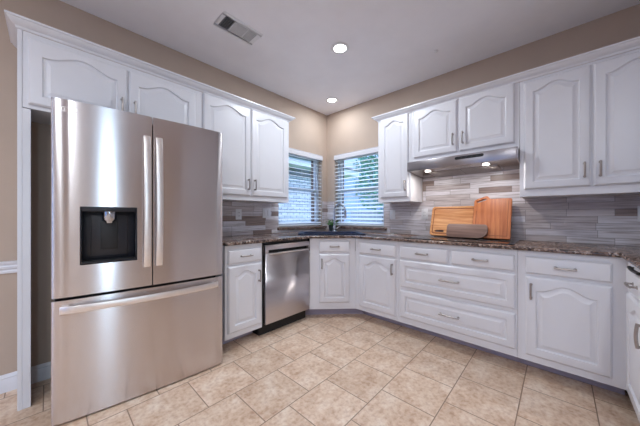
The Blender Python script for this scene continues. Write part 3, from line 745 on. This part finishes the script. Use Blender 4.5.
# local: x along width (-FW/2..FW/2), front at y = -0.30
YF = -0.30; X0 = -FW/2
MB().box(X0+0.006, -X0-0.035, YF+0.075, 0.200, 0.03, 1.745).obj('cabinet_body', 'body', fr, bevel=0.004)
MB().box(X0+0.012, -X0-0.035, YF+0.062, YF+0.0745, 0.06, 1.74).obj('gasket', 'gasket', fr)
MB().box(X0+0.03, -X0-0.03, YF+0.0755, YF+0.30, 0.004, 0.029).obj('base_grille', 'black', fr)
def front_y(x):
    u = (x-X0)/FW; b_ = 0.016*(1-(2*u-1)**2); e = min(u, 1-u)*FW
    q = max(0.0, 1-e/0.075); rnd = 0.011*q**2.0+(0.0 if e > 0.005 else 0.004*(1-math.sqrt(max(0, 1-((0.005-e)/0.005)**2))))
    return YF+0.004-b_+rnd
def front_panel(x0, x1, z0, z1, hole=None):
    """door skin following the bowed front; hole = (hx0,hx1,hz0,hz1) leaves an opening"""
    xs = set([x0, x1])
    n = 26
    for i in range(n+1): xs.add(x0+(x1-x0)*i/n)
    for d_ in (0.001, 0.0025, 0.005, 0.0075, 0.010, 0.018, 0.027, 0.038, 0.05, 0.062, 0.075):
        for b_ in (x0+d_, x1-d_): xs.add(b_)
    if hole: xs |= set(hole[:2])
    xs = sorted(xs); mb = MB()
    def prof(xa, xb, za, zb):
        loop = [x for x in xs if xa-1e-9 <= x <= xb+1e-9]
        L = []
        for z in (za, zb):
            L.append([(x, front_y(x), z) for x in loop]+[(loop[-1], YF+0.060, z), (loop[0], YF+0.060, z)])
        mb.loft(L)
    if not hole: prof(x0, x1, z0, z1)
    else:
        a, b_, c_, d_ = hole
        prof(x0, a, z0, z1); prof(b_, x1, z0, z1); prof(a, b_, z0, c_); prof(a, b_, d_, z1)
    return mb
gx = X0+0.454
hole = (X0+0.113, X0+0.374, 0.860, 1.186)
ld = front_panel(X0, gx-0.003, 0.690, 1.768, hole).obj('left_door', 'steel', fr, ang=30)
rd = front_panel(gx+0.003, -X0, 0.690, 1.768).obj('right_door', 'steel', fr, ang=30)
dw = front_panel(X0, -X0, 0.012, 0.674).obj('freezer_drawer', 'steel', fr, ang=30)
for o_, lab in ((ld, 'left stainless fridge door with the dispenser'), (rd, 'right stainless fridge door'), (dw, 'wide bottom freezer drawer')): o_['label'] = lab
def bar(pathf, wd, th, name, par):
    # flat bar swept along pathf(t) -> centre, with width direction wd (vector) and thickness along -y
    L = []; n = 24; wd = Vector(wd)
    for i in range(n+1):
        t_ = i/n; c_ = Vector(pathf(t_)); k_ = 1.0
        q = []
        for a in range(12):
            an = 2*PI*a/12; cx_, sy_ = math.cos(an), math.sin(an)
            cx_ = math.copysign(abs(cx_)**0.5, cx_); sy_ = math.copysign(abs(sy_)**0.5, sy_)
            q.append(tuple(c_+wd*cx_*0.5*k_+Vector((0, 1, 0))*sy_*th*0.5))
        L.append(q)
    return MB().loft(L).obj(name, 'handle', par)
def bow(t_): return 0.022+0.030*math.sin(PI*t_)**0.6
for par, xc in ((ld, X0+0.422), (rd, X0+0.487)):
    fy = front_y(xc)
    h_ = bar(lambda t_: (xc, fy-bow(t_), 0.815+(1.635-0.815)*t_), (0.038, 0, 0), 0.015, 'handle', par)
    for zz in (0.835, 1.615): MB().box(xc-0.012, xc+0.012, fy-0.030, fy+0.003, zz-0.016, zz+0.016).obj('bracket', 'handle', h_, bevel=0.003)
h_ = bar(lambda t_: (X0+0.035+(0.865-0.035)*t_, front_y(X0+0.035+0.83*t_)-0.018-0.030*math.sin(PI*t_)**0.6, 0.626+0.012*0), (0, 0, 0.040), 0.016, 'handle', dw)
for xx in (X0+0.055, X0+0.845): MB().box(xx-0.016, xx+0.016, front_y(xx)-0.026, front_y(xx)+0.003, 0.612, 0.640).obj('bracket', 'handle', h_, bevel=0.003)
# dispenser niche
hx0, hx1, hz0, hz1 = hole
yo = front_y((hx0+hx1)/2)-0.001; yi = YF+0.060
nm = MB()
nm.box(hx0+.0005, hx0+0.008, yo, yi-0.002, hz0+.0005, hz1-.0005).box(hx1-0.008, hx1-.0005, yo, yi-0.002, hz0+.0005, hz1-.0005)
nm.box(hx0+0.008, hx1-0.008, yo, yi-0.002, hz1-0.026, hz1-.0005).box(hx0+0.008, hx1-0.008, yo, yi-0.002, hz0+.0005, hz0+0.012)
nm.box(hx0+0.008, hx1-0.008, yi-0.010, yi-0.002, hz0+0.012, hz1-0.026)
disp = nm.obj('dispenser', 'dark_grey', ld, bevel=0.002); disp['label'] = 'dark water and ice dispenser recess'
# slanted inner liner
mx_ = (hx0+hx1)/2
MB().loft([[(x, y, z) for x, z in ((hx0+0.045, hz0+0.03), (hx1-0.045, hz0+0.03), (hx1-0.045, hz1-0.04), (hx0+0.045, hz1-0.04))] for y in (yi-0.0105, yi-0.018)]).obj('back_plate', 'dark_grey', ld, bevel=0.004)
MB().loft([[(x, y, z) for x, z in ((mx_-0.042, hz0+0.075), (mx_+0.038, hz0+0.075), (mx_+0.038, hz1-0.085), (mx_-0.042, hz1-0.085))] for y in (yi-0.0185, yi-0.026)]).obj('paddle', 'black', ld, bevel=0.003)
MB().lathe([(0.036, 0.0), (0.036, -0.045), (0.030, -0.055), (0.024, -0.056), (0.020, -0.068), (0.0, -0.068)], (mx_-0.002, yo+0.036, hz1-0.0265), 24).obj('nozzle', 'chrome', ld)
MB().box(hx0+0.012, hx1-0.012, yo+0.004, yi-0.012, hz0+0.0125, hz0+0.017).obj('drip_tray', 'black', ld)
# badge: ring and two letters
bx, bz = X0+0.052, 1.715
rg = MB(); n = 28; ro, ri = 0.0125, 0.0105
rg.loft([[(bx+q*math.cos(2*PI*i/n), front_y(bx)-yy, bz+q*math.sin(2*PI*i/n)) for i in range(n)] for q, yy in ((ro, -0.0015), (ro, 0.001), (ri, 0.001), (ri, -0.0015))], False, False)
rg.box(bx-0.0008, bx+0.0008, front_y(bx)-0.001, front_y(bx)+0.001, bz-0.005, bz+0.006); rg.box(bx-0.0008, bx+0.005, front_y(bx)-0.001, front_y(bx)+0.001, bz-0.006, bz-0.0045)
rg.obj('badge_ring', 'handle', ld)
tcu = bpy.data.curves.new('badge_text', 'FONT'); tcu.body = 'LG'; tcu.size = 0.030; tcu.extrude = 0.0006
to = bpy.data.objects.new('badge_text', tcu); COL.objects.link(to)
bpy.context.view_layer.update(); dg = bpy.context.evaluated_depsgraph_get()
tm = bpy.data.meshes.new_from_object(to.evaluated_get(dg)); bpy.data.objects.remove(to, do_unlink=True)
tm.materials.clear(); tm.materials.append(M['handle'])
to = bpy.data.objects.new('badge_lettering', tm); COL.objects.link(to); to.parent = ld
to.location = (X0+0.069, front_y(X0+0.085)-0.0008, bz-0.010); to.rotation_euler = (PI/2, 0, 0)

# ------------------------------------------------------------------ outlets and switches
def plate(label, loc, rz, kind, w_=0.072, h_=0.116):
    r = root('wall_outlet' if kind == 'outlet' else 'wall_switch', label, 'outlet' if kind == 'outlet' else 'switch', loc, rz)
    MB().box(-w_/2, w_/2, -0.0165, -0.0105, -h_/2, h_/2).obj('cover_plate', 'plastic', r, bevel=0.0025)
    if kind == 'outlet':
        MB().box(-0.017, 0.017, -0.0185, -0.0167, -0.034, 0.034).obj('receptacle', 'plastic', r, bevel=0.001)
        for z in (-0.018, 0.018):
            s = MB().box(-0.008, -0.0055, -0.0192, -0.0186, z-0.005, z+0.006).box(0.0055, 0.008, -0.0192, -0.0186, z-0.005, z+0.006)
            s.obj('slots', 'slot', r, smooth=False)
    else:
        n = 2 if w_ > 0.1 else 1
        for i in range(n):
            xc = 0 if n == 1 else (-0.023+0.046*i)
            MB().loft([[(xc-0.016, -0.0167, z) , (xc+0.016, -0.0167, z), (xc+0.016, y, z), (xc-0.016, y, z)] for z, y in ((-0.033, -0.0185), (0.0, -0.0205), (0.033, -0.0225))]).obj('rocker', 'plastic', r, bevel=0.0008)
    return r
plate('white outlet on the tile beside the refrigerator', (0, -1.49, 1.150), PI/2, 'outlet')
plate('white double switch plate on the tile left of the left window', (0, -1.118, 1.166), PI/2, 'switch', 0.116)
plate('white switch plate on the tile right of the right window', (1.101, 0, 1.150), 0, 'switch')
plate('white outlet on the tile just left of the cutting boards', (1.497, 0, 1.155), 0, 'outlet')
plate('white outlet on the tile at the far right edge', (3.062, 0, 1.150), 0, 'outlet')

# ------------------------------------------------------------------ ceiling fittings
def can(label, x, y, power=CAN_POWER, lit=True):
    r = root('recessed_light', label, 'ceiling light', (x, y, H), 0, None)
    MB().lathe([(0.056, -0.001), (0.082, -0.0005), (0.084, -0.004), (0.066, -0.010), (0.056, -0.007)], n=36, cap0=False, cap1=False).obj('trim_ring', 'plastic', r, ang=60)
    MB().lathe([(0.0555, -0.001), (0.0555, -0.005), (0.03, -0.0075), (0.0, -0.008)], n=32, cap1=False).obj('lens', 'lens', r, ang=60)
    if lit:
        l = area_light('recessed_light_source', (0, 0, -0.012), (0, 0, 0), 0.11, 0.11, power, CAN_COLOR, 'DISK'); l.parent = r
    return r
can('round lit recessed ceiling light nearer the middle of the ceiling', 1.141, -1.104)
can('round lit recessed ceiling light nearest the window corner', 0.404, -0.351, CAN_POWER*0.34)
for i, (x, y) in enumerate(((2.0, -4.1), (3.1, -3.6), (1.35, -4.9), (3.6, -4.9))):  # extra cans out of view, added to fill the room with light
    can('added unseen recessed ceiling light, %s' % ('behind the refrigerator side of the camera', 'over the middle of the room behind the camera', 'far back by the left wall', 'far back by the added patio opening')[i], x, y)
# small sensor
tag(MB().lathe([(0.020, -0.0005), (0.020, -0.006), (0.012, -0.012), (0.0, -0.013)], (0, 0, 0), 20, cap1=False).obj('ceiling_sensor', 'plastic', loc=(1.77, -0.457, H)), 'tiny white round sensor on the ceiling above the range hood side', 'sensor')
# air vent
r = root('ceiling_vent', 'white rectangular air vent in the ceiling above the refrigerator', 'vent', (0.674, -1.860, H), PI/2)
vw, vh = 0.172, 0.098
v_ = MB().box(-vw, vw, -vh, -vh+0.030, -0.006, -0.0005).box(-vw, vw, vh-0.030, vh, -0.006, -0.0005).box(-vw, -vw+0.030, -vh+0.03, vh-0.03, -0.006, -0.0005).box(vw-0.030, vw, -vh+0.03, vh-0.03, -0.006, -0.0005)
v_.box(-0.062, -0.054, -vh+0.03, vh-0.03, -0.006, -0.0005).box(0.056, 0.064, -vh+0.03, vh-0.03, -0.006, -0.0005)
v_.obj('frame', 'plastic', r, bevel=0.002)
MB().box(-vw+0.03, vw-0.03, -vh+0.03, vh-0.03, -0.002, -0.0005).obj('duct_opening', 'slot', r, smooth=False)
def louvres(x0, x1, n, tilt, across):
    l = MB()
    for i in range(n):
        if across:
            yc = -vh+0.034+(2*vh-0.068)*i/(n-1); w_ = 0.0055
            l.loft([[(x, yc-w_*math.cos(tilt), -0.006-w_*math.sin(tilt)*0.6), (x, yc+w_*math.cos(tilt), -0.006+w_*math.sin(tilt)*0.6), (x, yc+w_*math.cos(tilt), -0.0052+w_*math.sin(tilt)*0.6), (x, yc-w_*math.cos(tilt), -0.0052-w_*math.sin(tilt)*0.6)] for x in (x0, x1)])
        else:
            xc = x0+(x1-x0)*(i+0.5)/n; w_ = 0.005
            l.loft([[(xc-w_*math.cos(tilt), y, -0.006-w_*math.sin(tilt)*0.6), (xc+w_*math.cos(tilt), y, -0.006+w_*math.sin(tilt)*0.6), (xc+w_*math.cos(tilt), y, -0.0052+w_*math.sin(tilt)*0.6), (xc-w_*math.cos(tilt), y, -0.0052-w_*math.sin(tilt)*0.6)] for y in (-vh+0.03, vh-0.03)])
    return l
louvres(-vw+0.030, -0.062, 5, 1.45, False).obj('louvres', 'plastic', r)
louvres(-0.054, 0.056, 12, 0.35, True).obj('louvres', 'plastic', r)
louvres(0.064, vw-0.030, 7, 0.5, False).obj('louvres', 'plastic', r)

# ------------------------------------------------------------------ outside the corner windows
struct(MB().box(-14, 8, 0.24, 22, -0.4, -0.3).box(-14, -0.24, -8, 0.24, -0.4, -0.3).obj('ground', 'lawn', smooth=False))
r = root('neighbour_house', 'pale brick house outside the left window', 'house', (-3.2, 0.5, -0.3))
MB().box(-3.0, 0, -4.0, 4.0, 0, 2.85).obj('brick_wall', 'pale_brick', r, smooth=False)
MB().box(-3.0, 0.45, -4.3, 4.4, 2.86, 3.05).obj('eave', 'soffit', r)
MB().box(0.0005, 0.03, -4.0, 4.0, 2.62, 2.85).obj('frieze_board', 'shingle', r)
MB().loft([[(0.50, y, 3.051), (0.50, y, 3.09), (-2.0, y, 4.0), (-3.0, y, 4.0), (-3.0, y, 3.051)] for y in (-4.35, 4.45)]).obj('roof', 'shingle', r)
def tree(label, loc, h, cr, n, seed):
    rnd = random.Random(seed)
    r = root('leafy_tree', label, 'tree', loc, 0, 'trees outside the corner windows')
    t_ = MB().tube([(0,0,0), (0.05,0.03,h*0.35), (0.0,0.08,h*0.7)], 0.09, n=9)
    for i in range(6):
        a = i*1.05; t_.tube([(0.03,0.04,h*(0.3+0.05*i)), (0.6*cr*math.cos(a), 0.6*cr*math.sin(a), h*(0.55+0.05*i))], 0.03, n=6)
    t_.obj('trunk', 'bark', r)
    l = MB()
    for i in range(n):
        while True:
            p = Vector((rnd.uniform(-1,1), rnd.uniform(-1,1), rnd.uniform(-1,1)))
            if 0.25 < p.length < 1: break
        c = Vector((p.x*cr, p.y*cr, h*0.65+p.z*h*0.36)); L_ = rnd.uniform(0.10, 0.20)
        d_ = Vector((rnd.uniform(-1,1), rnd.uniform(-1,1), rnd.uniform(-1,0.4))).normalized()
        s = d_.cross(Vector((0.3,0.2,1))).normalized()*L_*0.4; up = s.cross(d_).normalized()*0.03
        l.add([c, c+d_*L_*0.5+s+up, c+d_*L_, c+d_*L_*0.5-s+up], [(0,1,2), (0,2,3)])
    l.obj('crown', 'treeleaf', r)
tree('leafy green tree outside the right window, nearer one', (-3.6, 8.2, -0.3), 5.2, 1.5, 3600, 3)
tree('leafy green tree outside the right window, farther one', (-0.4, 9.6, -0.3), 3.4, 1.2, 2600, 5)
r = root('garden_fence', 'pale board fence across the garden outside the right window', 'fence', (-1, 11.5, -0.3))
f = MB()
for i in range(60): f.box(-7+0.2*i, -7+0.2*i+0.19, 0, 0.02, 0, 1.75)
f.obj('boards', 'fence', r, smooth=False)
MB().box(-7, 5, 0.0205, 0.06, 0.4, 0.5).box(-7, 5, 0.0205, 0.06, 1.4, 1.5).obj('rails', 'fence', r, smooth=False)
